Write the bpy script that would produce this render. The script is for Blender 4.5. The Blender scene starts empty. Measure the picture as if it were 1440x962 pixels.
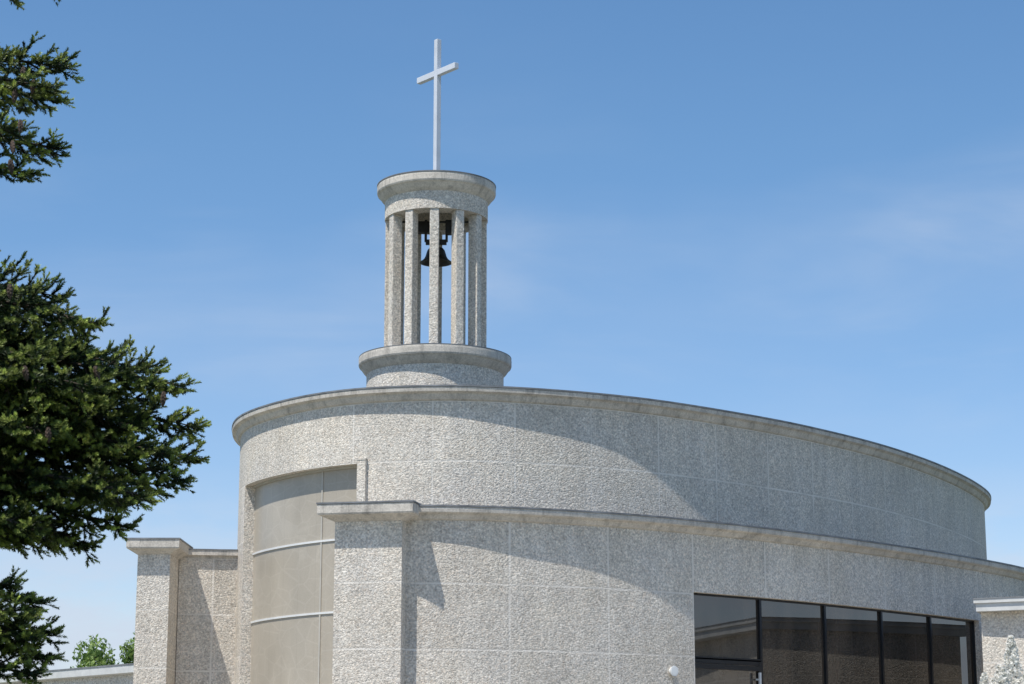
import bpy, bmesh, math, random
import numpy as np
from mathutils import Vector, Matrix
random.seed(7); rng=np.random.default_rng(7)
scene=bpy.context.scene
scene.view_settings.view_transform='Standard'
try: scene.view_settings.look='None'
except Exception: pass
scene.view_settings.exposure=0
COL=scene.collection

# ------------------------------------------------------------ node helpers
class NT:
    def __init__(s,tree): s.t=tree; s.n=tree.nodes; s.l=tree.links
    def new(s,typ,**kw):
        n=s.n.new(typ)
        for k,v in kw.items(): setattr(n,k,v)
        return n
    def put(s,sock,v):
        if hasattr(v,'links') or isinstance(v,bpy.types.NodeSocket): s.l.new(v,sock)
        else: sock.default_value=v
    def math(s,op,a,b=None,c=None,clamp=False):
        n=s.new('ShaderNodeMath',operation=op); n.use_clamp=clamp
        s.put(n.inputs[0],a)
        if b is not None: s.put(n.inputs[1],b)
        if c is not None: s.put(n.inputs[2],c)
        return n.outputs[0]
    def noise(s,vec,scale,detail=3,rough=.55,dist=0):
        n=s.new('ShaderNodeTexNoise'); s.put(n.inputs['Vector'],vec)
        n.inputs['Scale'].default_value=scale; n.inputs['Detail'].default_value=detail
        n.inputs['Roughness'].default_value=rough; n.inputs['Distortion'].default_value=dist
        return n.outputs['Fac']
    def maprange(s,v,a,b,c,d):
        n=s.new('ShaderNodeMapRange'); s.put(n.inputs[0],v)
        for i,x in enumerate((a,b,c,d)): n.inputs[i+1].default_value=x
        return n.outputs[0]
    def mapping(s,vec,scale=(1,1,1),rot=(0,0,0),loc=(0,0,0)):
        n=s.new('ShaderNodeMapping'); s.put(n.inputs['Vector'],vec)
        n.inputs['Scale'].default_value=scale; n.inputs['Rotation'].default_value=rot; n.inputs['Location'].default_value=loc
        return n.outputs[0]
    def mix(s,f,a,b,blend='MIX'):
        n=s.new('ShaderNodeMix',data_type='RGBA',blend_type=blend)
        s.put(n.inputs[0],f); s.put(n.inputs[6],a); s.put(n.inputs[7],b)
        return n.outputs[2]
def new_mat(name):
    m=bpy.data.materials.new(name); m.use_nodes=True
    nt=NT(m.node_tree); b=nt.n['Principled BSDF']
    return m,nt,b
def scal(nt,v):
    c=nt.new('ShaderNodeCombineColor'); 
    for i in range(3): nt.put(c.inputs[i],v)
    return c.outputs[0]

def stone_mat(name,joints=True,base=(.725,.665,.57),rough_amp=1.0,grime=1.0):
    m,nt,b=new_mat(name)
    tc=nt.new('ShaderNodeTexCoord'); o=tc.outputs['Object']
    n1=nt.noise(o,36,4,.7)
    n0=nt.noise(o,13,3,.6)
    v=nt.new('ShaderNodeTexVoronoi'); nt.put(v.inputs['Vector'],o); v.inputs['Scale'].default_value=45
    vb=nt.new('ShaderNodeSeparateColor'); nt.put(vb.inputs[0],v.outputs['Color'])
    speck=nt.maprange(vb.outputs[0],0,1,.77,1.16)
    fine=nt.maprange(n1,.33,.6,.64,1.16)
    mid=nt.maprange(n0,.35,.65,.94,1.04)
    sp=nt.math('MULTIPLY',nt.math('MULTIPLY',speck,fine),mid)
    big=nt.maprange(nt.noise(o,.7,5,.6),.3,.7,.9,1.06)
    st=nt.maprange(nt.noise(nt.mapping(o,(3,3,.35)),1.6,5,.65),.35,.75,1.04,1-.12*grime)
    mul=nt.math('MULTIPLY',nt.math('MULTIPLY',sp,big),st)
    tint=nt.mix(nt.maprange(nt.noise(o,1.7,3,.5),.35,.7,0,1),(*base,1),(base[0]*.95,base[1]*.97,base[2]*1.01,1))
    pink=nt.mix(nt.maprange(vb.outputs[1],.6,1,0,.45),tint,(base[0]*1.04,base[1]*.92,base[2]*.84,1))
    col=nt.mix(1.0,pink,scal(nt,mul),'MULTIPLY')
    height=nt.math('ADD',nt.math('MULTIPLY',n1,.7),nt.math('MULTIPLY',v.outputs['Distance'],-.55))
    height=nt.math('ADD',height,nt.math('MULTIPLY',n0,.5))
    if joints:
        # rain runs below the two coping lines
        sz=nt.new('ShaderNodeSeparateXYZ'); nt.put(sz.inputs[0],o)
        m1=nt.math('MULTIPLY',nt.maprange(sz.outputs[2],4.6,5.15,0,1),nt.math('LESS_THAN',sz.outputs[2],5.17))
        m2=nt.maprange(sz.outputs[2],6.6,7.15,0,1)
        runs=nt.maprange(nt.noise(nt.mapping(o,(5,5,.4)),1.7,5,.7),.48,.7,0,.3)
        col=nt.mix(nt.math('MULTIPLY',nt.math('MAXIMUM',m1,m2),runs),col,(.20,.185,.16,1))
        uv=nt.new('ShaderNodeSeparateXYZ'); nt.put(uv.inputs[0],tc.outputs['UV'])
        wob=nt.math('MULTIPLY',nt.math('SUBTRACT',nt.noise(o,9,3,.6),.5),.016)
        def jd(c,p):
            q=nt.math('DIVIDE',nt.math('ADD',c,wob),p)
            return nt.math('MULTIPLY',nt.math('ABSOLUTE',nt.math('SUBTRACT',q,nt.math('ROUND',q))),p)
        dmin=nt.math('MINIMUM',jd(uv.outputs[0],1.45),nt.math('MULTIPLY',jd(uv.outputs[1],.9),1.1))
        jn=nt.maprange(dmin,.010,.019,1,0)
        halo=nt.maprange(dmin,.016,.045,.13,0)  # dark edge beside each joint, shade painted in to suggest relief
        col=nt.mix(halo,col,(.25,.22,.19,1))
        f=nt.math('MULTIPLY',jn,nt.maprange(nt.noise(o,2.2,4,.6),.33,.6,.4,.92))
        col=nt.mix(f,col,(.80,.75,.67,1))
        cell=nt.new('ShaderNodeCombineXYZ')
        nt.put(cell.inputs[0],nt.math('FLOOR',nt.math('DIVIDE',uv.outputs[0],1.45)))
        nt.put(cell.inputs[1],nt.math('FLOOR',nt.math('DIVIDE',uv.outputs[1],.9)))
        wn=nt.new('ShaderNodeTexWhiteNoise'); nt.put(wn.inputs['Vector'],cell.outputs[0])
        col=nt.mix(1.0,col,scal(nt,nt.maprange(wn.outputs['Value'],0,1,.95,1.04)),'MULTIPLY')
        height=nt.math('SUBTRACT',height,nt.math('MULTIPLY',jn,.1))
    nt.put(b.inputs['Base Color'],col); b.inputs['Roughness'].default_value=.93
    b.inputs['Specular IOR Level'].default_value=.2
    bp=nt.new('ShaderNodeBump'); bp.inputs['Strength'].default_value=.8*rough_amp; bp.inputs['Distance'].default_value=.014
    nt.put(bp.inputs['Height'],height); nt.put(b.inputs['Normal'],bp.outputs[0])
    return m
M_STONE=stone_mat('exposed_aggregate_concrete')
M_STONEF=stone_mat('aggregate_concrete_plain',joints=False)
def coping_mat():
    m,nt,b=new_mat('weathered_cast_concrete')
    o=nt.new('ShaderNodeTexCoord').outputs['Object']
    a=nt.maprange(nt.noise(o,2.6,6,.7),.3,.7,.74,1.1)
    s=nt.maprange(nt.noise(nt.mapping(o,(6,6,1)),1.3,5,.7),.5,.76,1,.45)
    g=nt.maprange(nt.noise(o,40,2,.6),.3,.7,.82,1.12)
    c=nt.mix(1,(.63,.58,.505,1),scal(nt,nt.math('MULTIPLY',nt.math('MULTIPLY',a,s),g)),'MULTIPLY')
    nt.put(b.inputs['Base Color'],c); b.inputs['Roughness'].default_value=.85
    bp=nt.new('ShaderNodeBump'); bp.inputs['Strength'].default_value=.4; bp.inputs['Distance'].default_value=.01
    nt.put(bp.inputs['Height'],nt.noise(o,35,4,.6)); nt.put(b.inputs['Normal'],bp.outputs[0])
    return m
M_COP=coping_mat()
def simple(name,col,rough=.5,metal=0,var=.15,scale=8,spec=.5,bump=0):
    m,nt,b=new_mat(name)
    o=nt.new('ShaderNodeTexCoord').outputs['Object']
    f=nt.maprange(nt.noise(o,scale,4,.6),.3,.7,1-var,1+var)
    nt.put(b.inputs['Base Color'],nt.mix(1,(*col,1),scal(nt,f),'MULTIPLY'))
    b.inputs['Roughness'].default_value=rough; b.inputs['Metallic'].default_value=metal
    b.inputs['Specular IOR Level'].default_value=spec
    if bump:
        bp=nt.new('ShaderNodeBump'); bp.inputs['Strength'].default_value=bump; bp.inputs['Distance'].default_value=.02
        nt.put(bp.inputs['Height'],nt.noise(o,scale*4,4,.6)); nt.put(b.inputs['Normal'],bp.outputs[0])
    return m
M_FLASH=simple('zinc_flashing',(.2,.205,.21),.55,.2,.45,3)
M_WHITE=simple('white_painted_metal',(.62,.645,.69),.4,0,.06,5)
M_FASC=simple('pale_fascia',(.6,.6,.575),.5,0,.12,5)
M_BLACK=simple('black_anodised_frame',(.012,.013,.016),.35,.2,.2,5)
M_BRONZE=simple('dark_bell_bronze',(.05,.046,.04),.4,.7,.3,10)
M_DARK=simple('dark_iron',(.03,.03,.03),.6,.4,.3,10)
M_ROOF=simple('roof_membrane',(.12,.12,.12),.9,0,.2,1)
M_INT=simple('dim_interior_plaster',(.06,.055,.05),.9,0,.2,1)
M_BAR=simple('pale_aluminium_bar',(.7,.7,.68),.5,0,.08,4)
M_BARG=simple('beige_window_bar',(.47,.44,.38),.5,0,.1,4)
M_PAVE=simple('paving_concrete',(.35,.325,.285),.9,0,.18,1.5,bump=.2)
M_BARK=simple('spruce_bark',(.06,.045,.03),.95,0,.4,14,bump=.6)
M_BARK2=simple('tree_bark',(.09,.07,.05),.95,0,.4,8,bump=.6)
def glass_mat():
    m,nt,b=new_mat('dark_window_glass')
    o=nt.new('ShaderNodeTexCoord').outputs['Object']
    nt.put(b.inputs['Base Color'],nt.mix(nt.maprange(nt.noise(nt.mapping(o,(2.5,2.5,.5)),.9,3),.35,.65,0,1),(.014,.012,.010,1),(.07,.052,.037,1)))  # brown patches in the base colour stand in for reflections
    b.inputs['Roughness'].default_value=.02; b.inputs['IOR'].default_value=1.95
    bp=nt.new('ShaderNodeBump'); bp.inputs['Strength'].default_value=.04; bp.inputs['Distance'].default_value=.02
    nt.put(bp.inputs['Height'],nt.noise(o,1.2,2)); nt.put(b.inputs['Normal'],bp.outputs[0])
    return m
M_GLASS=glass_mat()
def frost_mat():
    m,nt,b=new_mat('translucent_leaded_glazing')
    tc=nt.new('ShaderNodeTexCoord'); o=tc.outputs['Object']
    uv=tc.outputs['UV']
    v=nt.new('ShaderNodeTexVoronoi',feature='DISTANCE_TO_EDGE'); nt.put(v.inputs['Vector'],nt.mapping(uv,(1.2,1.9,1))); v.inputs['Scale'].default_value=2.1
    line=nt.maprange(v.outputs['Distance'],.015,.05,1,0)
    su=nt.new('ShaderNodeSeparateXYZ'); nt.put(su.inputs[0],uv)
    q=nt.math('DIVIDE',su.outputs[0],.42)
    sd=nt.math('ABSOLUTE',nt.math('SUBTRACT',q,nt.math('ROUND',q)))
    seam=nt.maprange(sd,.0,.035,.93,1)
    base=nt.mix(nt.noise(o,1.1,3),(.40,.352,.278,1),(.46,.41,.335,1))
    base=nt.mix(nt.math('MULTIPLY',line,.2),base,(.57,.52,.44,1))
    fin=nt.maprange(nt.noise(o,60,2,.5),.3,.7,.94,1.05)
    k=nt.math('MULTIPLY',seam,nt.math('MULTIPLY',fin,nt.maprange(nt.noise(nt.mapping(o,(1.2,1.2,.6)),1.5,4),.3,.7,.9,1.07)))
    base=nt.mix(1,base,scal(nt,k),'MULTIPLY')
    nt.put(b.inputs['Base Color'],base); b.inputs['Roughness'].default_value=.32; b.inputs['Specular IOR Level'].default_value=.45
    return m
M_FROST=frost_mat()

# ------------------------------------------------------------ object helpers
def link(o,parent=None):
    COL.objects.link(o)
    if parent is not None:
        o.parent=parent
    return o
def wpos(o):
    p=Vector((0,0,0))
    while o is not None:
        p=p+Vector(o.location); o=o.parent
    return p
def mk(name,verts,faces,mat,parent=None,uvs=None,smooth=False,recalc=True,loc=None):
    me=bpy.data.meshes.new(name); me.from_pydata([tuple(map(float,v)) for v in verts],[],[tuple(f) for f in faces])
    if uvs is not None:
        ul=me.uv_layers.new(name='UVMap'); flat=[c for f in uvs for uvp in f for c in uvp]
        ul.data.foreach_set('uv',flat)
    me.materials.append(mat)
    if recalc:
        bm=bmesh.new(); bm.from_mesh(me); bmesh.ops.recalc_face_normals(bm,faces=bm.faces); bm.to_mesh(me); bm.free()
    if smooth: me.polygons.foreach_set('use_smooth',[True]*len(me.polygons))
    o=bpy.data.objects.new(name,me); link(o,parent)
    if parent is not None: 
        o.location=(Vector(loc) if loc else Vector((0,0,0)))-wpos(parent)
    elif loc: o.location=loc
    return o
def empty(name,loc,label=None,cat=None):
    e=bpy.data.objects.new(name,None); e.location=loc; e.empty_display_size=.5; COL.objects.link(e)
    if label: e['label']=label; e['category']=cat
    return e

def catmull(pts,closed,sub=24):
    P=[np.array(p,float) for p in pts]; n=len(P); out=[]
    rngN=n if closed else n-1
    for i in range(rngN):
        if closed: p0,p1,p2,p3=P[(i-1)%n],P[i],P[(i+1)%n],P[(i+2)%n]
        else: p1,p2=P[i],P[i+1]; p0=P[i-1] if i>0 else 2*p1-p2; p3=P[i+2] if i+2<n else 2*p2-p1
        for k in range(sub):
            t=k/sub
            out.append(.5*((2*p1)+(-p0+p2)*t+(2*p0-5*p1+4*p2-p3)*t*t+(-p0+3*p1-3*p2+p3)*t**3))
    if not closed: out.append(P[-1])
    return np.array(out)
def resample(C,closed,step=.1,smooth=0):
    Q=np.vstack([C,C[:1]]) if closed else C
    s=np.concatenate([[0],np.cumsum(np.linalg.norm(np.diff(Q,axis=0),axis=1))])
    n=int(round(s[-1]/step)); ss=np.linspace(0,s[-1],n+1)
    R=np.stack([np.interp(ss,s,Q[:,0]),np.interp(ss,s,Q[:,1])],1)
    if closed: R=R[:-1]
    for _ in range(smooth):
        if closed: R=(np.roll(R,1,0)+R*2+np.roll(R,-1,0))/4
        else: R[1:-1]=(R[:-2]+2*R[1:-1]+R[2:])/4
    return R
def normals(C,closed):
    if closed: T=np.roll(C,-1,0)-np.roll(C,1,0)
    else: T=np.gradient(C,axis=0)
    T/=np.linalg.norm(T,axis=1)[:,None]
    return np.stack([T[:,1],-T[:,0]],1)
def off(C,N,d): return C+N*d
def arcs(C): return np.concatenate([[0],np.cumsum(np.linalg.norm(np.diff(C,axis=0),axis=1))])
def near(C,p): return int(np.argmin(np.linalg.norm(C-np.array(p),axis=1)))

def wall_grid(name,C,N,zs,thick,closed,mat,parent,holes=(),u0=0,v0=0,uscale=1.0):
    """solid wall following plan curve C; holes: (i0,i1,j0,j1) cell ranges left open"""
    n=len(C); s=arcs(np.vstack([C,C[:1]])) if closed else arcs(C)
    nc=n if closed else n-1; nj=len(zs)-1
    I=C-N*thick
    vid={}; V=[]; F=[]; U=[]
    def vert(side,i,j):
        k=(side,i%n if closed else i,j)
        if k not in vid:
            p=(C if side==0 else I)[k[1]]; vid[k]=len(V); V.append((p[0],p[1],zs[j]))
        return vid[k]
    def solid(i,j):
        if j<0 or j>=nj: return False
        if closed: i%=nc
        elif i<0 or i>=nc: return False
        for a,b,c,d in holes:
            if c<=j<d and ((a<=i<b) if a<=b else (i>=a or i<b)): return False
        return True
    def uv(i,j,du=0): return ((s[i]+du-u0)*uscale,zs[j]-v0)
    for i in range(nc):
        for j in range(nj):
            if not solid(i,j): continue
            for side in (0,1):
                F.append([vert(side,i,j),vert(side,i+1,j),vert(side,i+1,j+1),vert(side,i,j+1)]); U.append([uv(i,j),uv(i+1,j),uv(i+1,j+1),uv(i,j+1)])
            for (ni,nj_,a,b) in ((i-1,j,(i,j),(i,j+1)),(i+1,j,(i+1,j),(i+1,j+1)),(i,j-1,(i,j),(i+1,j)),(i,j+1,(i,j+1),(i+1,j+1))):
                if not solid(ni,nj_):
                    F.append([vert(0,*a),vert(0,*b),vert(1,*b),vert(1,*a)])
                    U.append([(.3,.3)]*4)
    return mk(name,V,F,mat,parent,U)
def sweep(name,C,N,prof,closed,mat,parent,smooth=False):
    n=len(C); m=len(prof); V=[]; F=[]
    for i in range(n):
        for o,z in prof:
            p=C[i]+N[i]*o; V.append((p[0],p[1],z))
    for i in range(n if closed else n-1):
        a=i*m; b=((i+1)%n)*m
        for j in range(m):
            k=(j+1)%m; F.append([a+j,b+j,b+k,a+k])
    if not closed:
        F.append(list(range(m))); F.append([(n-1)*m+j for j in range(m)][::-1])
    return mk(name,V,F,mat,parent)
def polyoff(P,d):
    P=[np.array(p,float) for p in P]; n=len(P); out=[]
    area=sum(P[i][0]*P[(i+1)%n][1]-P[(i+1)%n][0]*P[i][1] for i in range(n))
    sg=1 if area>0 else -1
    for i in range(n):
        a=P[i]-P[i-1]; b=P[(i+1)%n]-P[i]; a/=np.linalg.norm(a); b/=np.linalg.norm(b)
        na=np.array([a[1],-a[0]])*sg; nb=np.array([b[1],-b[0]])*sg
        k=(na+nb); k/=np.dot(k,na); out.append(P[i]+k*d)
    return out
def loft(name,P,prof,mat,parent,v0=0,ustart=.25):
    """stacked offset outlines: prof = [(offset,z)...] bottom to top"""
    n=len(P); V=[];F=[];U=[]
    L=[0]
    for i in range(n): L.append(L[-1]+np.linalg.norm(np.array(P[(i+1)%n])-np.array(P[i])))
    for o,z in prof:
        for p in polyoff(P,o): V.append((p[0],p[1],z))
    for j in range(len(prof)-1):
        for i in range(n):
            k=(i+1)%n; F.append([j*n+i,j*n+k,(j+1)*n+k,(j+1)*n+i])
            z0=prof[j][1]-v0; z1=prof[j+1][1]-v0
            U.append([(ustart,z0),(L[i+1]-L[i]+ustart,z0),(L[i+1]-L[i]+ustart,z1),(ustart,z1)])
    F.append(list(range(n))[::-1]); U.append([(.3,.3)]*n)
    F.append([(len(prof)-1)*n+i for i in range(n)]); U.append([(.3,.3)]*n)
    return mk(name,V,F,mat,parent,U)
def lathe(name,prof,mat,parent,center,seg=96,smooth=False,uv=False):
    V=[];F=[]; m=len(prof)
    for i in range(seg):
        a=2*math.pi*i/seg
        for r,z in prof: V.append((r*math.cos(a),r*math.sin(a),z))
    for i in range(seg):
        b=((i+1)%seg)
        for j in range(m):
            k=(j+1)%m
            F.append([i*m+j,b*m+j,b*m+k,i*m+k])
    return mk(name,V,F,mat,parent,smooth=smooth,loc=center)
def box_vf(cx,cy,cz,sx,sy,sz,V,F,R=None):
    b=len(V)
    for dz in (-.5,.5):
        for dx,dy in ((-.5,-.5),(.5,-.5),(.5,.5),(-.5,.5)):
            p=Vector((dx*sx,dy*sy,dz*sz))
            if R is not None: p=R@p
            V.append((cx+p.x,cy+p.y,cz+p.z))
    F+= [[b,b+3,b+2,b+1],[b+4,b+5,b+6,b+7]]+[[b+i,b+(i+1)%4,b+4+(i+1)%4,b+4+i] for i in range(4)]
def bevel(o,w=.01,seg=2):
    md=o.modifiers.new('bevel','BEVEL'); md.width=w; md.segments=seg; md.limit_method='ANGLE'
    return o

# ============================================================ CHURCH
church=empty('church',(3,38,0),'modern oval church of rough pale aggregate concrete with stepped curved walls','church')
# ---- upper oval drum
edge=[(-4.49,32.9),(-3.75,31.5),(-3.05,30.72),(-2.33,30.22),(-1.05,29.95),(0,30.12),(1.34,30.65),(2.48,31.37),(4.13,32.8),(5.08,33.8),(6.43,35.46),(7.87,37.7),(9.16,40.25),(9.92,42.4),(10.05,44.6),(9.0,47.0),(6.5,48.4),(3.2,47.8),(.2,45.2),(-2.3,41.8),(-4.0,38.4),(-4.7,35.3)]
CE=resample(catmull(edge,True),True,.1,smooth=40)
NE=normals(CE,True)
CW=off(CE,NE,-.14); NW=normals(CW,True)
WT=7.15
n=len(CW)
iL=(near(CW,(-4.22,32.45))-3)%n; iR=near(CW,(-2.33,30.37))
sW=arcs(np.vstack([CW,CW[:1]]))
iJ=near(CW,(-1.14,30.1))
drum=wall_grid('drum_wall',CW,NW,[0,1.0,6.25,WT],.35,True,M_STONE,church,holes=[(iL,iR,1,2)],u0=sW[iJ],v0=6.25-.9*6,uscale=1.45/1.24)
T=7.36
cop=[(-.3,WT+.001),(.0,WT+.001),(.035,WT+.02),(.06,WT+.06),(.075,WT+.10),(.105,WT+.115),(.135,WT+.125),(.14,WT+.18),(.135,T-.02),(-.3,T-.02)]
sweep('roof_coping',CW,NW,cop,True,M_COP,church)
sweep('roof_flashing',CW,NW,[(-.33,T-.018),(.148,T-.018),(.148,T+.006),(-.33,T+.02)],True,M_FLASH,church)
P=CW-NW*.33
mk('roof_deck',[(p[0],p[1],7.05) for p in P],[list(range(len(P)))],M_ROOF,church)
# ---- tall curved window
def sub(C,N,a,b): return (C[a:b+1],N[a:b+1]) if a<=b else (np.vstack([C[a:],C[:b+1]]),np.vstack([N[a:],N[:b+1]]))
Cs,Ns=sub(CW,NW,iL,iR)
Cg=Cs-Ns*.17; 
win=wall_grid('tall_curved_window',Cg,Ns,[1.0,3.0,4.08,5.16,6.25],.03,False,M_FROST,church)
for z in (3.0,4.08,5.16):
    sweep('glazing_bar',Cg,Ns,[(.001,z-.015),(.018,z-.015),(.018,z+.015),(.001,z+.015)],False,M_BAR,win)
im=near(Cg,(-2.92,30.88))
V=[];F=[]; p=Cg[im]+Ns[im]*.004; a=math.atan2(Ns[im][0],-Ns[im][1])
box_vf(p[0],p[1],3.62,.03,.02,5.24,V,F,Matrix.Rotation(a,3,'Z')); mk('window_mullion',V,F,M_BARG,win)
sweep('window_head_frame',Cg,Ns,[(.002,6.215),(.04,6.215),(.04,6.248),(.002,6.248)],False,M_BARG,win)
# slim pier beside the window
p=CW[iR]; q=CW[(iR+2)%n]; d=(q-p)/np.linalg.norm(q-p); nn=NW[iR]
fp=[p+nn*.06,p+nn*.06+d*.14,p-nn*.3+d*.14,p-nn*.3]
loft('slim_pier',fp,[(0,1.0),(0,6.29)],M_STONEF,church)
loft('slim_pier_cap',fp,[(.006,6.291),(.006,6.315)],M_COP,church)

# ---- lower curved wall
e2=[(-2.2,28.32),(-1.42,28.22),(-.7,28.25),(0,28.42),(1.305,28.97),(2.635,29.82),(4.6,31.5),(6.59,33.55),(8.08,35.3),(9.3,37.0),(10.6,39.5),(11.4,43),(10.9,47),(8.8,50)]
C2=resample(catmull(e2,False),False,.05,smooth=60); N2=normals(C2,False)
CL=off(C2,N2,-.15); NL=normals(CL,False); s2=arcs(CL)
WB=5.15; TB=5.34; HD=4.31
j0=near(CL,(-.04,28.57))
def idx_s(s): return int(np.argmin(abs(s2-s)))
bay=1.52
sj=[s2[j0]+bay*k for k in range(0,9)]
wp=s2[near(CL,(2.75,30.1))]
k0=int(np.argmin([abs(x-wp) for x in sj]))
bi=[idx_s(sj[k0]+bay*k) for k in range(6)]
low=wall_grid('lower_wall',CL,NL,[0,1.0,HD,WB],.35,False,M_STONE,church,holes=[(bi[0],bi[5],1,2)],u0=s2[j0],v0=4.28-.9*4,uscale=1.45/bay)
cop2=[(-.3,WB+.001),(.0,WB+.001),(.035,WB+.015),(.06,WB+.05),(.08,WB+.075),(.12,WB+.085),(.145,WB+.1),(.15,WB+.14),(.145,TB-.02),(-.3,TB-.02)]
sweep('lower_coping',CL,NL,cop2,False,M_COP,church)
sweep('lower_flashing',CL,NL,[(-.33,TB-.018),(.158,TB-.018),(.158,TB+.006),(-.33,TB+.02)],False,M_FLASH,church)
deck=[(p[0],p[1],5.2) for p in CL-NL*.3]+[(7,46,5.2),(3,40,5.2),(-1.9,30.6,5.2)]
mk('lower_roof_deck',deck,[list(range(len(deck)))],M_ROOF,church)
loft('return_wall',[(-2.2,28.86),(-1.95,28.86),(-1.85,30.4),(-2.1,30.4)],[(0,0),(0,5.14)],M_STONEF,church)
loft('return_wall_cap',[(-2.2,28.87),(-1.95,28.87),(-1.85,30.3),(-2.1,30.3)],[(.0,5.141),(.04,5.2),(.04,5.3)],M_COP,church)
pil=[(-2.44,28.33),(-1.505,28.14),(-1.40,28.66),(-2.33,28.85)]
loft('corner_pilaster',pil,[(0,0),(0,5.12)],M_STONE,church,v0=4.28-.9*4)
cap=[(.0,5.121),(.03,5.135),(.09,5.17),(.15,5.19),(.19,5.20),(.2,5.22),(.2,5.34)]
loft('pilaster_cap',pil,cap,M_COP,church)
loft('pilaster_cap_flashing',pil,[(.21,5.345),(.21,5.368)],M_FLASH,church)
pil2=[(-5.89,32.45),(-5.38,32.45),(-5.38,33.5),(-5.89,33.5)]
loft('rear_pilaster',pil2,[(0,0),(0,5.12)],M_STONE,church,v0=4.25-.9*4)
loft('rear_pilaster_cap',pil2,[(a*.8,z) for a,z in cap],M_COP,church)
loft('rear_pilaster_cap_flashing',pil2,[(.17,5.341),(.17,5.364)],M_FLASH,church)
rw=[(-5.37,33.3),(-4.1,33.5),(-4.1,33.9),(-5.37,33.8)]
loft('rear_wall',rw,[(0,0),(0,5.15)],M_STONE,church,v0=4.25-.9*4,ustart=.9)
rc=[(-5.36,33.3),(-4.2,33.48),(-4.2,33.8),(-5.36,33.8)]
loft('rear_wall_coping',rc,[(.0,5.151),(.0,5.19),(.07,5.2),(.07,5.28)],M_COP,church)
loft('rear_wall_flashing',rc,[(.08,5.281),(.08,5.3)],M_FLASH,church)
loft('rear_side_wall',[(-5.85,33.52),(-5.5,33.52),(-3.0,40),(-3.4,40.2)],[(0,0),(0,5.1)],M_STONEF,church)

# ---- window bays
def bay_parts(a,b,z0,z1,name='window',is_door=False):
    pa=CL[a]-NL[a]*.14; pb=CL[b]-NL[b]*.14
    d=pb-pa; L=np.linalg.norm(d); d/=L; ang=math.atan2(d[1],d[0]); R=Matrix.Rotation(ang,3,'Z')
    c=(pa+pb)/2; nrm=np.array([d[1],-d[0]])
    V=[];F=[]; box_vf(c[0],c[1],(z0+z1)/2,L-.03,.02,z1-z0-.03,V,F,R)
    w=mk(name,V,F,M_GLASS,church)
    V=[];F=[]; fw=.022 if not is_door else .055; fd=.05
    box_vf(c[0]+nrm[0]*.02,c[1]+nrm[1]*.02,z1-fw/2,L,fd,fw,V,F,R)
    box_vf(c[0]+nrm[0]*.02,c[1]+nrm[1]*.02,z0+fw/2,L,fd,fw,V,F,R)
    for sgn in (-1,1):
        q=c+d*sgn*(L/2-fw/2)+nrm*.021
        box_vf(q[0],q[1],(z0+z1)/2,fw,fd+.004,z1-z0-.002,V,F,R)
    f=mk('door_frame' if is_door else 'window_frame',V,F,M_BLACK,w)
    return w,c,d,nrm,L,R
for k in range(5):
    a,b=bi[k],bi[k+1]
    if k==0:
        bay_parts(a,b,3.38,HD-.003)
        w,c,d,nn,L,R=bay_parts(a,b,1.0,3.36,'glazed_door',True)
        q=c+d*(L/2-.1)+nn*.1
        V=[];F=[]; box_vf(q[0],q[1],2.7,.03,.03,1.0,V,F,R)
        for zz in (2.3,3.1): 
            q2=q-nn*.035; box_vf(q2[0],q2[1],zz,.025,.08,.025,V,F,R)
        mk('door_handle',V,F,M_BAR,w)
        V=[];F=[]; box_vf(c[0]+nn[0]*.035,c[1]+nn[1]*.035,3.26,L-.12,.06,.07,V,F,R); mk('door_rail',V,F,M_BLACK,w)
    else: bay_parts(a,b,1.02,HD-.003)
for k in range(6):
    i=bi[k]; p=CL[i]-NL[i]*.12; ang=math.atan2(NL[i][0],-NL[i][1])
    if k in (0,5): p=p+(CL[i+1]-CL[i-1])/np.linalg.norm(CL[i+1]-CL[i-1])*(.02 if k==0 else -.02)
    V=[];F=[]; box_vf(p[0],p[1],(1+HD)/2,.03,.055,HD-1.02,V,F,Matrix.Rotation(ang,3,'Z')); mk('window_post',V,F,M_BLACK,church)
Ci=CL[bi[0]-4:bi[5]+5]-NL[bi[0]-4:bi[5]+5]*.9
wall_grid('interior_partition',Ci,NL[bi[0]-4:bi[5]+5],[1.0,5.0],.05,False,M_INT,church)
i=(bi[0]+bi[1])//2; p=CL[i]; nn=NL[i]; t=np.array([-nn[1],nn[0]])
for k,(h,dp) in enumerate(((.98,1.5),(.82,1.8),(.66,2.1),(.5,2.4),(.34,2.7),(.17,3.0))):
    fp=[p+nn*.06-t*(1.4+.05*k),p+nn*.06+t*(1.4+.05*k),p+nn*dp+t*(1.4+.05*k),p+nn*dp-t*(1.4+.05*k)]
    loft('entrance_step',fp,[(0,0.004*k),(0,h)],M_PAVE,church)
# wall lamp
i=near(CL,(2.22,29.79)); p=CL[i]; nn=NL[i]; ang=math.atan2(nn[0],-nn[1])
wl=empty('wall_lamp',(p[0],p[1],3.16),'small round white floodlight fixed to the rough concrete wall','wall lamp')
def disc(name,r,y0,y1,mat,par,r2=None):
    V=[];F=[];m=32; r2=r2 or r
    R=Matrix.Rotation(ang,3,'Z')
    for (rr,y) in ((r,y0),(r2,y1)):
        for k in range(m):
            v=R@Vector((rr*math.cos(2*math.pi*k/m),y,rr*math.sin(2*math.pi*k/m))); V.append((v.x,v.y,v.z))
    for k in range(m): F.append([k,(k+1)%m,m+(k+1)%m,m+k])
    F.append(list(range(m))); F.append(list(range(m,2*m)))
    o=mk(name,V,F,mat,None); o.parent=par; o.location=(0,0,0); return o
M_LAMP=simple('white_lamp_enamel',(.85,.85,.82),.4,0,.05,5)
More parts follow.
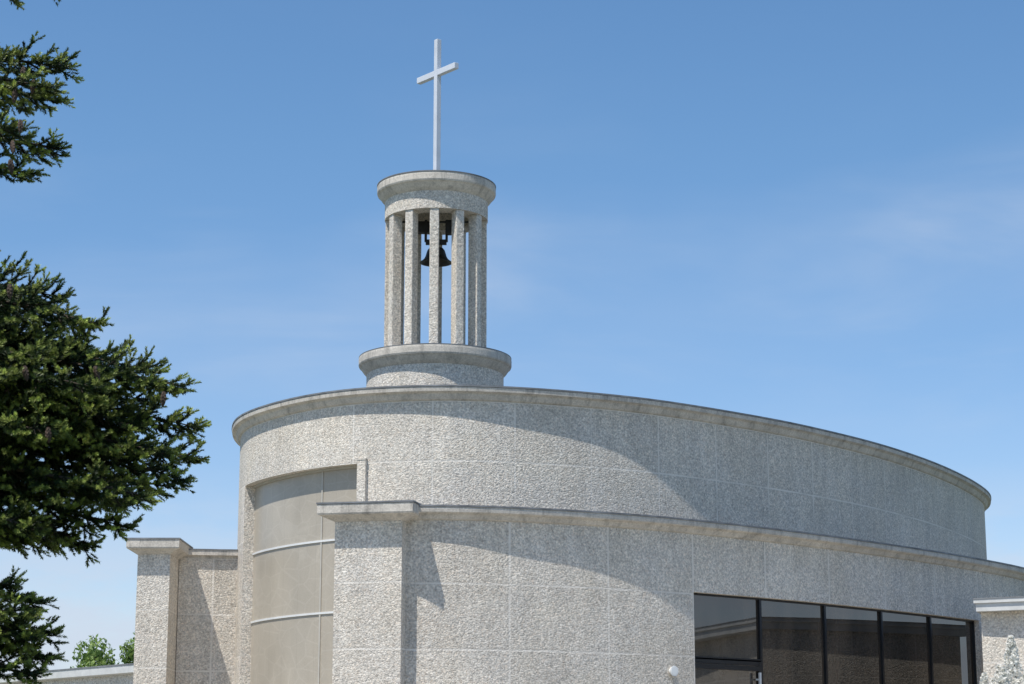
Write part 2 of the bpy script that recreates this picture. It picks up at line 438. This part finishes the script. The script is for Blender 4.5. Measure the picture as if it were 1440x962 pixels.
disc('lamp_base',.05,-.001,-.03,M_LAMP,wl)
disc('lamp_housing',.066,-.031,-.06,M_LAMP,wl,.074)
disc('lamp_lens',.058,-.061,-.065,M_LAMP,wl)

# ---- low annex at the right
an=[(7.02,31.05),(12.0,28.6),(13.8,32.6),(8.7,35.6)]
loft('annex_wall',an,[(0,0),(0,4.1)],M_STONE,church,v0=4.25-.9*4)
fo=polyoff(an,.08)
fo2=[fo[0]+np.array([-.0,-.1]),fo[1]+np.array([-.1,-.3]),fo[2],fo[3]]
loft('annex_fascia',fo2,[(0,4.101),(0,4.22)],M_FASC,church)
loft('annex_roof_edge',fo2,[(.03,4.221),(.03,4.28)],M_FASC,church)
loft('annex_flashing',fo2,[(.04,4.281),(.04,4.295)],M_FLASH,church)

# ---- bell tower
TC=(-1.235,32.5,0)
tower=lathe('bell_tower',[(.001,7.0),(1.1,7.0),(1.1,7.98),(.001,7.98)],M_STONEF,church,TC,128)
def ring(name,R0,Rt,zb,zt,mat,par):
    d=Rt-R0; h=zt-zb
    pr=[(.001,zb)]+[(R0+d*a,zb+h*b) for a,b in ((0,0),(.15,.06),(.36,.16),(.56,.28),(.75,.4),(.93,.46),(1,.54),(1,.82),(.97,.93))]+[(.001,zt-.02)]
    return lathe(name,pr,mat,par,TC,128)
ring('tower_base_cornice',1.1,1.228,7.981,8.277,M_COP,tower)
lathe('tower_base_flashing',[(.001,8.258),(1.226,8.258),(1.226,8.271),(.001,8.31)],M_FLASH,tower,TC,128)
lathe('ring_beam',[(.55,10.56),(.84,10.56),(.84,10.85),(.55,10.85)],M_STONEF,tower,TC,128)
ring('tower_cap_cornice',.84,.97,10.851,11.145,M_COP,tower)
lathe('tower_cap_flashing',[(.001,11.127),(.974,11.127),(.974,11.144),(.001,11.19)],M_FLASH,tower,TC,128)
V=[];F=[]; box_vf(0,-.738,(8.28+10.56)/2,.145,.17,10.559-8.28,V,F)
col0=mk('column',V,F,M_STONEF,tower,loc=TC); 
bevel(col0,.012,2)
for k in range(1,12):
    c=col0.copy(); COL.objects.link(c); c.parent=tower; c.rotation_euler=(0,0,math.radians(30*k))
V=[];F=[]; ca=math.atan2(-.77,.64); R=Matrix.Rotation(ca,3,'Z')
box_vf(0,0,(11.15+13.69)/2,.088,.088,2.54,V,F,R)
for sgn in (-1,1):
    q=R@Vector((sgn*(.044+.235),0,0)); box_vf(q.x,q.y,13.1,.47,.086,.1,V,F,R)
cr=mk('cross',V,F,M_WHITE,tower,loc=TC,recalc=False); bevel(cr,.006,2)
V=[];F=[]; box_vf(0,0,11.21,.22,.22,.04,V,F,R); mk('cross_base_plate',V,F,M_FLASH,tower,loc=TC)
# bell (hangs -> own thing)
bell=empty('church_bell',(TC[0],TC[1],9.8),'dark bronze church bell hanging between the tower columns','bell')
def addb(name,prof,mat,loc=(TC[0],TC[1],0),smooth=True):
    return lathe(name,prof,mat,bell,loc,48,smooth)
bz=9.86
prof=[(.262,bz),(.26,bz+.012),(.23,bz+.032),(.195,bz+.065),(.172,bz+.11),(.158,bz+.16),(.142,bz+.21),(.115,bz+.245),(.06,bz+.262),(.001,bz+.267),(.001,bz+.25),(.08,bz+.235),(.12,bz+.19),(.15,bz+.12),(.18,bz+.06),(.235,bz+.004)]
addb('bell_body',prof,M_BRONZE)
addb('clapper',[(.001,bz+.25),(.01,bz+.25),(.01,bz+.04),(.03,bz+.02),(.038,bz-.03),(.015,bz-.06),(.001,bz-.06)],M_DARK)
V=[];F=[]; box_vf(TC[0],TC[1],bz+.35,.34,.07,.08,V,F); box_vf(TC[0],TC[1],bz+.285,.06,.06,.07,V,F)
for sx in (-.17,.17):
    box_vf(TC[0]+sx,TC[1],bz+.54,.04,.08,.36,V,F)
mk('headstock',V,F,M_DARK,bell)
V=[];F=[]; box_vf(TC[0],TC[1],bz+.69,1.2,.05,.02,V,F); box_vf(TC[0]+.24,TC[1]-.1,bz+.57,.16,.16,.22,V,F); box_vf(TC[0]-.2,TC[1]+.05,bz+.6,.2,.14,.16,V,F); mk('bell_motor_bracket',V,F,M_DARK,bell)

# ---- low building beyond
lb=empty('low_building',(-10,40,0),'low flat-roofed building with pale fascia beside the church','building')
P=[(-14.5,45.5),(-6.3,35.9),(-3.5,40.5),(-10,49)]
loft('building_wall',P,[(0,0),(0,3.45)],M_STONEF,lb)
loft('roof_fascia',P,[(.0,3.451),(.12,3.47),(.12,3.6)],M_FASC,lb)
loft('roof_flashing',P,[(.13,3.601),(.13,3.625)],M_FLASH,lb)

# ============================================================ GROUND
def ground_mat():
    m,nt,b=new_mat('grass'); o=nt.new('ShaderNodeTexCoord').outputs['Object']
    c=nt.mix(nt.noise(o,3,6,.7),(.045,.07,.02,1),(.10,.12,.045,1)); nt.put(b.inputs['Base Color'],c); b.inputs['Roughness'].default_value=.95
    return m
g=mk('ground',[(-900,-900,0),(900,-900,0),(900,1500,0),(-900,1500,0)],[[0,1,2,3]],ground_mat(),recalc=False); g['kind']='structure'
pv=mk('forecourt_pavement',[(-12,14,.006),(16,14,.006),(16,52,.006),(-12,52,.006)],[[0,1,2,3]],M_PAVE,recalc=False); pv['kind']='structure'

# ============================================================ FOLIAGE HELPERS
def leaf_mat(name,rough=.5,trans=.25):
    m,nt,b=new_mat(name)
    a=nt.new('ShaderNodeAttribute',attribute_name='tint')
    nt.put(b.inputs['Base Color'],a.outputs['Color']); b.inputs['Roughness'].default_value=rough
    b.inputs['Specular IOR Level'].default_value=.3
    tr=nt.new('ShaderNodeBsdfTranslucent'); nt.put(tr.inputs[0],a.outputs['Color'])
    mx=nt.new('ShaderNodeMixShader'); mx.inputs[0].default_value=trans
    out=nt.n['Material Output']; nt.l.new(b.outputs[0],mx.inputs[1]); nt.l.new(tr.outputs[0],mx.inputs[2]); nt.l.new(mx.outputs[0],out.inputs[0])
    return m
def np_mesh(name,V,Fn,k,mat,parent,colors):
    me=bpy.data.meshes.new(name); nv=len(V); nf=nv//k
    me.vertices.add(nv); me.vertices.foreach_set('co',V.astype(np.float32).ravel())
    me.loops.add(nv); me.loops.foreach_set('vertex_index',np.arange(nv,dtype=np.int32))
    me.polygons.add(nf); me.polygons.foreach_set('loop_start',np.arange(0,nv,k,dtype=np.int32))
    me.update(calc_edges=True)
    at=me.attributes.new('tint','FLOAT_COLOR','POINT')
    c=np.repeat(np.hstack([colors,np.ones((nf,1))]),k,axis=0).astype(np.float32); at.data.foreach_set('color',c.ravel())
    me.materials.append(mat)
    o=bpy.data.objects.new(name,me); link(o,parent)
    if parent: o.location=-wpos(parent)
    return o
def tube(V,F,pts,radii,seg=7):
    pts=[Vector(p) for p in pts]; base=len(V)
    for i,p in enumerate(pts):
        t=(pts[min(i+1,len(pts)-1)]-pts[max(i-1,0)]).normalized()
        u=t.orthogonal().normalized() if abs(t.z)>.9 else t.cross(Vector((0,0,1))).normalized(); w=t.cross(u)
        for k in range(seg):
            a=2*math.pi*k/seg; q=p+(u*math.cos(a)+w*math.sin(a))*radii[i]; V.append(tuple(q))
    for i in range(len(pts)-1):
        for k in range(seg):
            a=base+i*seg+k; b=base+i*seg+(k+1)%seg; F.append([a,b,b+seg,a+seg])
    F.append([base+k for k in range(seg)][::-1]); F.append([base+(len(pts)-1)*seg+k for k in range(seg)])

# ============================================================ SPRUCE
TX,TY=-4.7,12.4
spr=empty('spruce_tree',(TX,TY,0),'dark green spruce with fresh light tips and hanging brown cones','tree')
V=[];F=[]; tube(V,F,[(TX,TY,0),(TX+.03,TY,2),(TX,TY+.03,5),(TX,TY,8),(TX,TY,11)],[.24,.19,.14,.08,.015],14)
trunk=mk('trunk',V,F,M_BARK,spr)
LV=[];LF=[]
sprigs=[] # pos, dir, length, tipness
def bez(a,c,b,t): return a*(1-t)**2+c*2*t*(1-t)+b*t*t
def limb(tip,z0,dens=1.0,xmin=-3.45,wid=.5):
    a=Vector((TX,TY,z0)); b=Vector(tip); mid=(a+b)/2+Vector((0,0,random.uniform(.05,.2)))
    mid.z=max(mid.z,b.z+.05) ; 
    L=(b-a).length; N=12
    P=[bez(a,mid,b,i/N) for i in range(N+1)]
    tube(LV,LF,P,[.035*(1-i/N)+.004 for i in range(N+1)],6)
    step=.062/dens; k=int(L/step)
    for i in range(k+1):
        t=i/k; p=bez(a,mid,b,t); 
        if p.x<xmin or t<.12: continue
        tg=(bez(a,mid,b,min(1,t+.02))-bez(a,mid,b,max(0,t-.02))).normalized()
        side=tg.cross(Vector((0,0,1))).normalized()
        rem=(1-t)*L
        for sg in (-1,1,0):
            if sg==0 and random.random()<.25: continue
            ln=min(wid,.1+rem*.42)*random.uniform(.55,1.25)
            if sg==0: d=(tg*.7+Vector((0,0,random.choice((-1.1,-.9,.5)))) +side*random.uniform(-.6,.6)).normalized(); ln*=.8
            else: d=(tg*random.uniform(.5,1.0)+side*sg*random.uniform(.6,1)+Vector((0,0,random.uniform(-.75,.25)))).normalized()
            branchlet(p,d,ln)
    branchlet(b,(b-mid).normalized(),.09)
def branchlet(p,d,ln):
    droop=random.uniform(.05,.45); N=max(2,int(ln/.052))
    fresh=random.uniform(.45,1.0)
    pts=[]; 
    for i in range(N+1):
        t=i/N; q=p+d*(ln*t)+Vector((0,0,-droop*ln*t*t*.8+.3*ln*t**3)); pts.append(q)
    tube(LV,LF,pts,[.006*(1-i/N)+.002 for i in range(N+1)],4)
    for i in range(1,N+1):
        tg=(pts[i]-pts[i-1]).normalized(); side=tg.cross(Vector((0,0,1)))
        if side.length<.1: side=Vector((1,0,0))
        side.normalize(); upv=side.cross(tg)
        sprigs.append((pts[i-1],tg,(pts[i]-pts[i-1]).length*1.15,0.0))
        for sg in (-1,1):
            if random.random()<.15: continue
            dd=(tg*.85+side*sg*random.uniform(.3,.85)+upv*random.uniform(-.4,.6)+Vector((0,0,.15))).normalized()
            sprigs.append((pts[i],dd,random.uniform(.05,.095),fresh*(i/N)**1.8*random.uniform(.55,1)))
    dd=(tg+Vector((0,0,.4))).normalized(); sprigs.append((pts[-1],dd,random.uniform(.05,.08),fresh))
tips=[((-2.9,12.0,6.46),6.75),((-2.82,12.1,5.93),6.15),((-2.84,11.8,5.70),5.95),((-2.88,12.25,5.46),5.7),((-2.97,12.0,5.22),5.45),((-2.93,12.4,5.82),6.0),((-3.0,11.8,5.42),5.65)]
mass=[((-2.80,12.2,4.60),4.75),((-2.5,11.8,4.35),4.7),((-2.2,12.1,4.12),4.5),((-1.98,11.8,3.97),4.35),((-1.95,12.2,3.80),4.1),((-2.0,12.5,3.66),4.0),((-2.4,11.5,3.9),4.3),
((-2.0,12.0,3.46),3.95),((-2.17,11.7,3.32),3.7),((-2.32,12.0,3.18),3.62),((-2.55,12.2,3.10),3.55),((-2.4,12.5,3.38),3.8),((-2.75,11.7,3.12),3.55),((-3.0,12.4,3.9),4.2),
((-2.75,12.6,4.35),4.6),((-2.6,12.0,4.2),4.55),((-2.75,11.6,4.1),4.4),((-2.3,12.4,4.0),4.35),((-2.25,11.9,3.75),4.15),((-2.6,12.7,3.8),4.1),((-2.65,11.5,3.65),3.95),((-2.2,12.6,3.5),3.8),((-2.75,12.0,3.42),3.75),((-2.8,12.6,3.16),3.5),((-2.7,11.9,3.85),4.2),((-2.1,11.9,3.60),4.0),((-2.92,12.0,3.10),3.5)]
tips+=[((x,y,z-.10),z0-.07) for (x,y,z),z0 in mass]
tips+=[((-2.80,11.8,2.54),2.68),((-2.78,12.2,2.34),2.5),((-2.82,12.1,2.64),2.76),((-2.80,11.9,2.42),2.6),((-2.95,12.3,2.45),2.62),((-2.80,12.0,2.22),2.42),((-2.95,11.9,2.72),2.84),((-2.75,12.1,2.46),2.62)]
for tp,z0 in tips:
    limb(tp,z0,wid=.2 if tp[2]>4.8 else (.17 if tp[2]<2.87 else .34))
for k in range(34):
    z0=1.3+k*.26; ln=max(.5,2.3-.2*z0)
    a_=k*2.399
    dx,dy=math.cos(a_),math.sin(a_)
    if dx>.35: dx*=.3
    if 4.7<z0<5.1 and dy<0: continue
    limb((TX+dx*ln,TY+dy*ln,z0-.4),z0,dens=.35,xmin=-99,wid=.4)
mk('limbs',LV,LF,M_BARK,spr,recalc=False)
K=46
S=len(sprigs)
Pp=np.array([tuple(s[0]) for s in sprigs]); D=np.array([tuple(s[1]) for s in sprigs]); Ls=np.array([s[2] for s in sprigs]); Tp=np.array([s[3] for s in sprigs])
up=np.tile(np.array([[0.13,.21,.97]]),(S,1)); A=np.cross(D,up); A/=np.linalg.norm(A,axis=1)[:,None]+1e-6; B=np.cross(D,A)
t=rng.random((S,K))**.8; ph=rng.random((S,K))*2*np.pi
nl=(.023+.009*rng.random((S,K)))*(1-.35*t)
base=Pp[:,None,:]+D[:,None,:]*(t*Ls[:,None])[...,None]
rad=A[:,None,:]*np.cos(ph)[...,None]+B[:,None,:]*np.sin(ph)[...,None]
dr=rad*.9+D[:,None,:]*(.45+.6*t)[...,None]+np.array([0,0,.15]); dr/=np.linalg.norm(dr,axis=2)[...,None]
wd=np.cross(dr,D[:,None,:]+.01); wd/=np.linalg.norm(wd,axis=2)[...,None]+1e-6
hw=.0040
v0=base-wd*hw; v1=base+wd*hw; v2=base+dr*nl[...,None]
VV=np.stack([v0,v1,v2],2).reshape(-1,3)
old=np.array([.024,.047,.018]); new=np.array([.44,.52,.12])  # fresh growth is lighter; old needles darkened further to paint the crown's inner shade
f=np.clip(Tp[:,None]*1.2-.12,0,1)*(.5+.5*t)
col=old*(1-f[...,None])+new*f[...,None]
col*= (.7+.6*rng.random((S,1,1)))
np_mesh('needle_foliage',VV,None,3,leaf_mat('spruce_needles',.5,.22),spr,col.reshape(-1,3))
def cone_mesh():
    V=[];F=[];rows=10;seg=9
    for r in range(rows):
        tt=r/(rows-1); R=.016*math.sin(math.pi*min(1,.12+tt*.85))**.7
        for k in range(seg):
            a=2*math.pi*(k+.5*(r%2))/seg; rr=R*(1.18 if k%2==0 else .85)
            V.append((rr*math.cos(a),rr*math.sin(a),-.09*tt))
    for r in range(rows-1):
        for k in range(seg): F.append([r*seg+k,r*seg+(k+1)%seg,(r+1)*seg+(k+1)%seg,(r+1)*seg+k])
    F.append(list(range(seg))); F.append([(rows-1)*seg+k for k in range(seg)][::-1])
    return V,F
V,F=cone_mesh(); M_CONE=simple('cone_scales',(.06,.035,.022),.7,0,.4,60,bump=.4)
cpos=[(-2.93,11.75,5.80),(-2.86,11.75,5.72),(-2.97,11.75,5.66),(-2.92,11.7,5.45),(-2.98,11.75,5.22),(-2.96,11.7,5.32),(-2.85,11.9,6.44),(-2.92,11.9,6.42),(-2.88,11.5,4.4),(-2.75,11.4,3.9),(-2.0,11.65,3.80),(-2.35,11.4,3.9),(-2.6,11.4,3.55)]
c0=mk('spruce_cone',V,F,M_CONE,spr,loc=cpos[0])
for cp in cpos[1:]:
    c=c0.copy(); COL.objects.link(c); c.parent=spr; c.location=Vector(cp)-wpos(spr); c.rotation_euler=(random.uniform(-.3,.3),random.uniform(-.3,.3),random.uniform(0,6))

# ============================================================ FAR BROADLEAF TREE
def broadleaf(name,loc,h,R,nleaf,label,c1,c2,ls,clumps=26,cz=.62):
    e=empty(name,loc,label,'tree' if h>3.5 else 'shrub')
    V=[];F=[]; x,y,z=loc
    tube(V,F,[(x,y,0),(x+.1,y,h*.3),(x,y+.1,h*.7)],[h*.03,h*.022,h*.008],10)
    cl=[]
    for k in range(clumps):
        u=rng.normal(size=3); u/=np.linalg.norm(u); r=R*(.35+.6*rng.random())
        c=np.array([x,y,h*cz])+u*np.array([r,r,r*(h*(1-cz))/R*.9]); cl.append((c,R*(.16+.18*rng.random())))
        tube(V,F,[(x,y,h*.35),tuple((np.array([x,y,h*.35])+c)/2+np.array([0,0,.1*h*.3])),tuple(c)],[h*.012,h*.007,h*.002],5)
    mk('trunk',V,F,M_BARK2,e,recalc=False)
    per=nleaf//clumps; VV=[];CC=[]
    for c,r in cl:
        u=rng.normal(size=(per,3)); u/=np.linalg.norm(u,axis=1)[:,None]
        p=c+u*(r*rng.random((per,1))**.4)
        a=rng.normal(size=(per,3)); a/=np.linalg.norm(a,axis=1)[:,None]; b=np.cross(a,u); b/=np.linalg.norm(b,axis=1)[:,None]+1e-6
        s=ls*(.6+.8*rng.random((per,1)))
        VV.append(np.stack([p-a*s,p-b*s*.55,p+a*s,p+b*s*.55],1).reshape(-1,3))
        f=rng.random((per,1)); CC.append(np.array(c1)*(1-f)+np.array(c2)*f)
    np_mesh('crown',np.vstack(VV),None,4,leaf_mat(name+'_leaves',.5,.35),e,np.vstack(CC))
    return e
broadleaf('broadleaf_tree',(-13.9,80,0),7.9,3.2,34000,'bright green leafy tree beyond the low building',(.15,.24,.06),(.30,.40,.12),.09,clumps=60)

# ============================================================ FLOWERING SHRUB
sx,sy=3.40,14.0
sh=empty('flowering_shrub',(sx,sy,0),'garden shrub with upright plumes of small white flowers','shrub')
V=[];F=[]; lv=[];lc=[];fv=[];fc=[]
stems=[(sx-.04,sy,2.57,1),(sx+.08,sy+.1,2.36,1),(sx-.22,sy+.05,2.32,1),(sx+.2,sy-.1,2.34,1),(sx+.02,sy-.15,2.36,1),(sx-.02,sy+.2,2.33,1),(sx+.32,sy+.1,2.42,1),(sx+.45,sy,2.3,1),(sx+.15,sy-.25,2.28,1),(sx-.15,sy-.2,2.34,1),(sx-.1,sy+.12,2.38,1),(sx+.12,sy,2.47,1),(sx-.17,sy,2.28,1)]
for k in range(26): stems.append((sx+.15+rng.normal()*.25,sy+rng.normal()*.3,1.4+.5*rng.random(),0))
for (tx,ty,tz,fl) in stems:
    b=np.array([sx+.1+rng.normal()*.08,sy+rng.normal()*.08,0]); tt=np.array([tx,ty,tz]); m=(b+tt)/2+np.array([(tx-sx)*.4,(ty-sy)*.4,0])
    pts=[b*(1-q)**2+m*2*q*(1-q)+tt*q*q for q in np.linspace(0,1,7)]
    tube(V,F,pts,[.012*(1-i/7)+.002 for i in range(7)],5)
    for k in range(60):
        q=.35+.45*rng.random(); p=b*(1-q)**2+m*2*q*(1-q)+tt*q*q+rng.normal(size=3)*.05
        a=rng.normal(size=3); a/=np.linalg.norm(a); bb=np.cross(a,rng.normal(size=3)); bb/=np.linalg.norm(bb); s=.026
        lv+=[p-a*s,p-bb*s*.5,p+a*s,p+bb*s*.5]; lc.append(np.array([.06,.10,.03])*(.6+.8*rng.random()))
    if fl:
        for k in range(900):
            q=rng.random(); zz=tz-.45*q; r=.010+.1*q**.8; an_=rng.random()*6.28
            p=np.array([tx+math.cos(an_)*r*rng.random()**.5,ty+math.sin(an_)*r*rng.random()**.5,zz])
            a=rng.normal(size=3); a/=np.linalg.norm(a); bb=np.cross(a,rng.normal(size=3)); bb/=np.linalg.norm(bb); s=.012
            fv+=[p-a*s,p-bb*s,p+a*s,p+bb*s]; fc.append(np.array([.9,.88,.82])*(.88+.14*rng.random()))
mk('stems',V,F,M_BARK2,sh,recalc=False)
np_mesh('leaves',np.array(lv),None,4,leaf_mat('shrub_leaves'),sh,np.array(lc))
np_mesh('blossoms',np.array(fv),None,4,leaf_mat('shrub_blossoms',.7,.4),sh,np.array(fc))

# ============================================================ SKY, SUN, CAMERA
EL=math.radians(64); hx,hy=-.655,-.755; hh=math.hypot(hx,hy); hx/=hh; hy/=hh
w=bpy.data.worlds.new('World'); scene.world=w; w.use_nodes=True
nt=NT(w.node_tree); bg=nt.n['Background']
sky=nt.new('ShaderNodeTexSky',sky_type='NISHITA'); sky.sun_disc=False; sky.sun_elevation=EL; sky.sun_rotation=math.atan2(hx,hy)%(2*math.pi)
sky.air_density=1.0; sky.dust_density=.3; sky.ozone_density=2.0
hs=nt.new('ShaderNodeHueSaturation'); hs.inputs['Saturation'].default_value=1.18; nt.l.new(sky.outputs[0],hs.inputs['Color'])
tc=nt.new('ShaderNodeTexCoord').outputs['Generated']
sep=nt.new('ShaderNodeSeparateXYZ'); nt.put(sep.inputs[0],tc)
tintf=nt.maprange(sep.outputs[2],.0,.3,1,0)
skyc=nt.mix(tintf,nt.mix(1,hs.outputs[0],(1.0,1.03,1.03,1),'MULTIPLY'),nt.mix(1,hs.outputs[0],(.98,.90,1.03,1),'MULTIPLY'))
nt.l.new(skyc,bg.inputs[0]); bg.inputs[1].default_value=.14
Z=sep.outputs[2]; X=sep.outputs[0]
warp=nt.noise(nt.mapping(tc,(3,3,3)),1.3,3,.5)
c1=nt.noise(nt.mapping(tc,(3.0,3.0,12),(0,math.radians(-9),0),(.3,0,.55)),1.8,6,.55,.5)
c2=nt.noise(nt.mapping(tc,(3,3,7),(0,0,0),(4,2,1)),1.6,4,.55)
zc=nt.math('ADD',nt.math('MULTIPLY',X,.13),nt.math('ADD',.182,nt.math('MULTIPLY',warp,.09)))
bnd=nt.maprange(nt.math('ABSOLUTE',nt.math('SUBTRACT',Z,zc)),0,.045,1,0)
cir=nt.math('MULTIPLY',nt.math('MULTIPLY',bnd,nt.maprange(c1,.36,.64,.25,1)),nt.maprange(c2,.36,.56,.35,1))
gen=nt.math('MULTIPLY',nt.math('MULTIPLY',nt.maprange(c1,.45,.7,0,1),nt.maprange(c2,.42,.6,0,1)),nt.maprange(Z,.2,.36,.8,.08))
lowc=nt.math('MULTIPLY',nt.maprange(Z,.06,.15,1,0),nt.maprange(nt.noise(nt.mapping(tc,(4,4,12),(0,0,0),(1,3,2)),3.0,7,.6),.4,.56,.15,1))
cf=nt.math('ADD',nt.math('ADD',nt.math('MULTIPLY',cir,.34),nt.math('MULTIPLY',gen,.18)),nt.math('MULTIPLY',lowc,.75),clamp=True)
cf=nt.math('ADD',cf,nt.maprange(Z,.0,.25,.1,0),clamp=True)
bg2=nt.new('ShaderNodeBackground'); bg2.inputs[0].default_value=(.62,.70,.83,1); bg2.inputs[1].default_value=1.0
mx=nt.new('ShaderNodeMixShader'); nt.put(mx.inputs[0],cf); nt.l.new(bg.outputs[0],mx.inputs[1]); nt.l.new(bg2.outputs[0],mx.inputs[2])
nt.l.new(mx.outputs[0],nt.n['World Output'].inputs[0])
sl=bpy.data.lights.new('sun','SUN'); sl.energy=5.0; sl.angle=math.radians(.5); sl.color=(1,.955,.885)
so=bpy.data.objects.new('sun',sl); COL.objects.link(so); so.location=(-20,-20,50)
so.rotation_euler=Vector((hx*math.cos(EL),hy*math.cos(EL),math.sin(EL))).to_track_quat('Z','Y').to_euler()
cam=bpy.data.cameras.new('camera'); cam.sensor_width=36; cam.lens=72.5; cam.clip_end=4000; cam.clip_start=.1
co=bpy.data.objects.new('camera',cam); COL.objects.link(co); co.location=(0,0,1.6); co.rotation_euler=(math.radians(90+12.07),0,0)
scene.camera=co
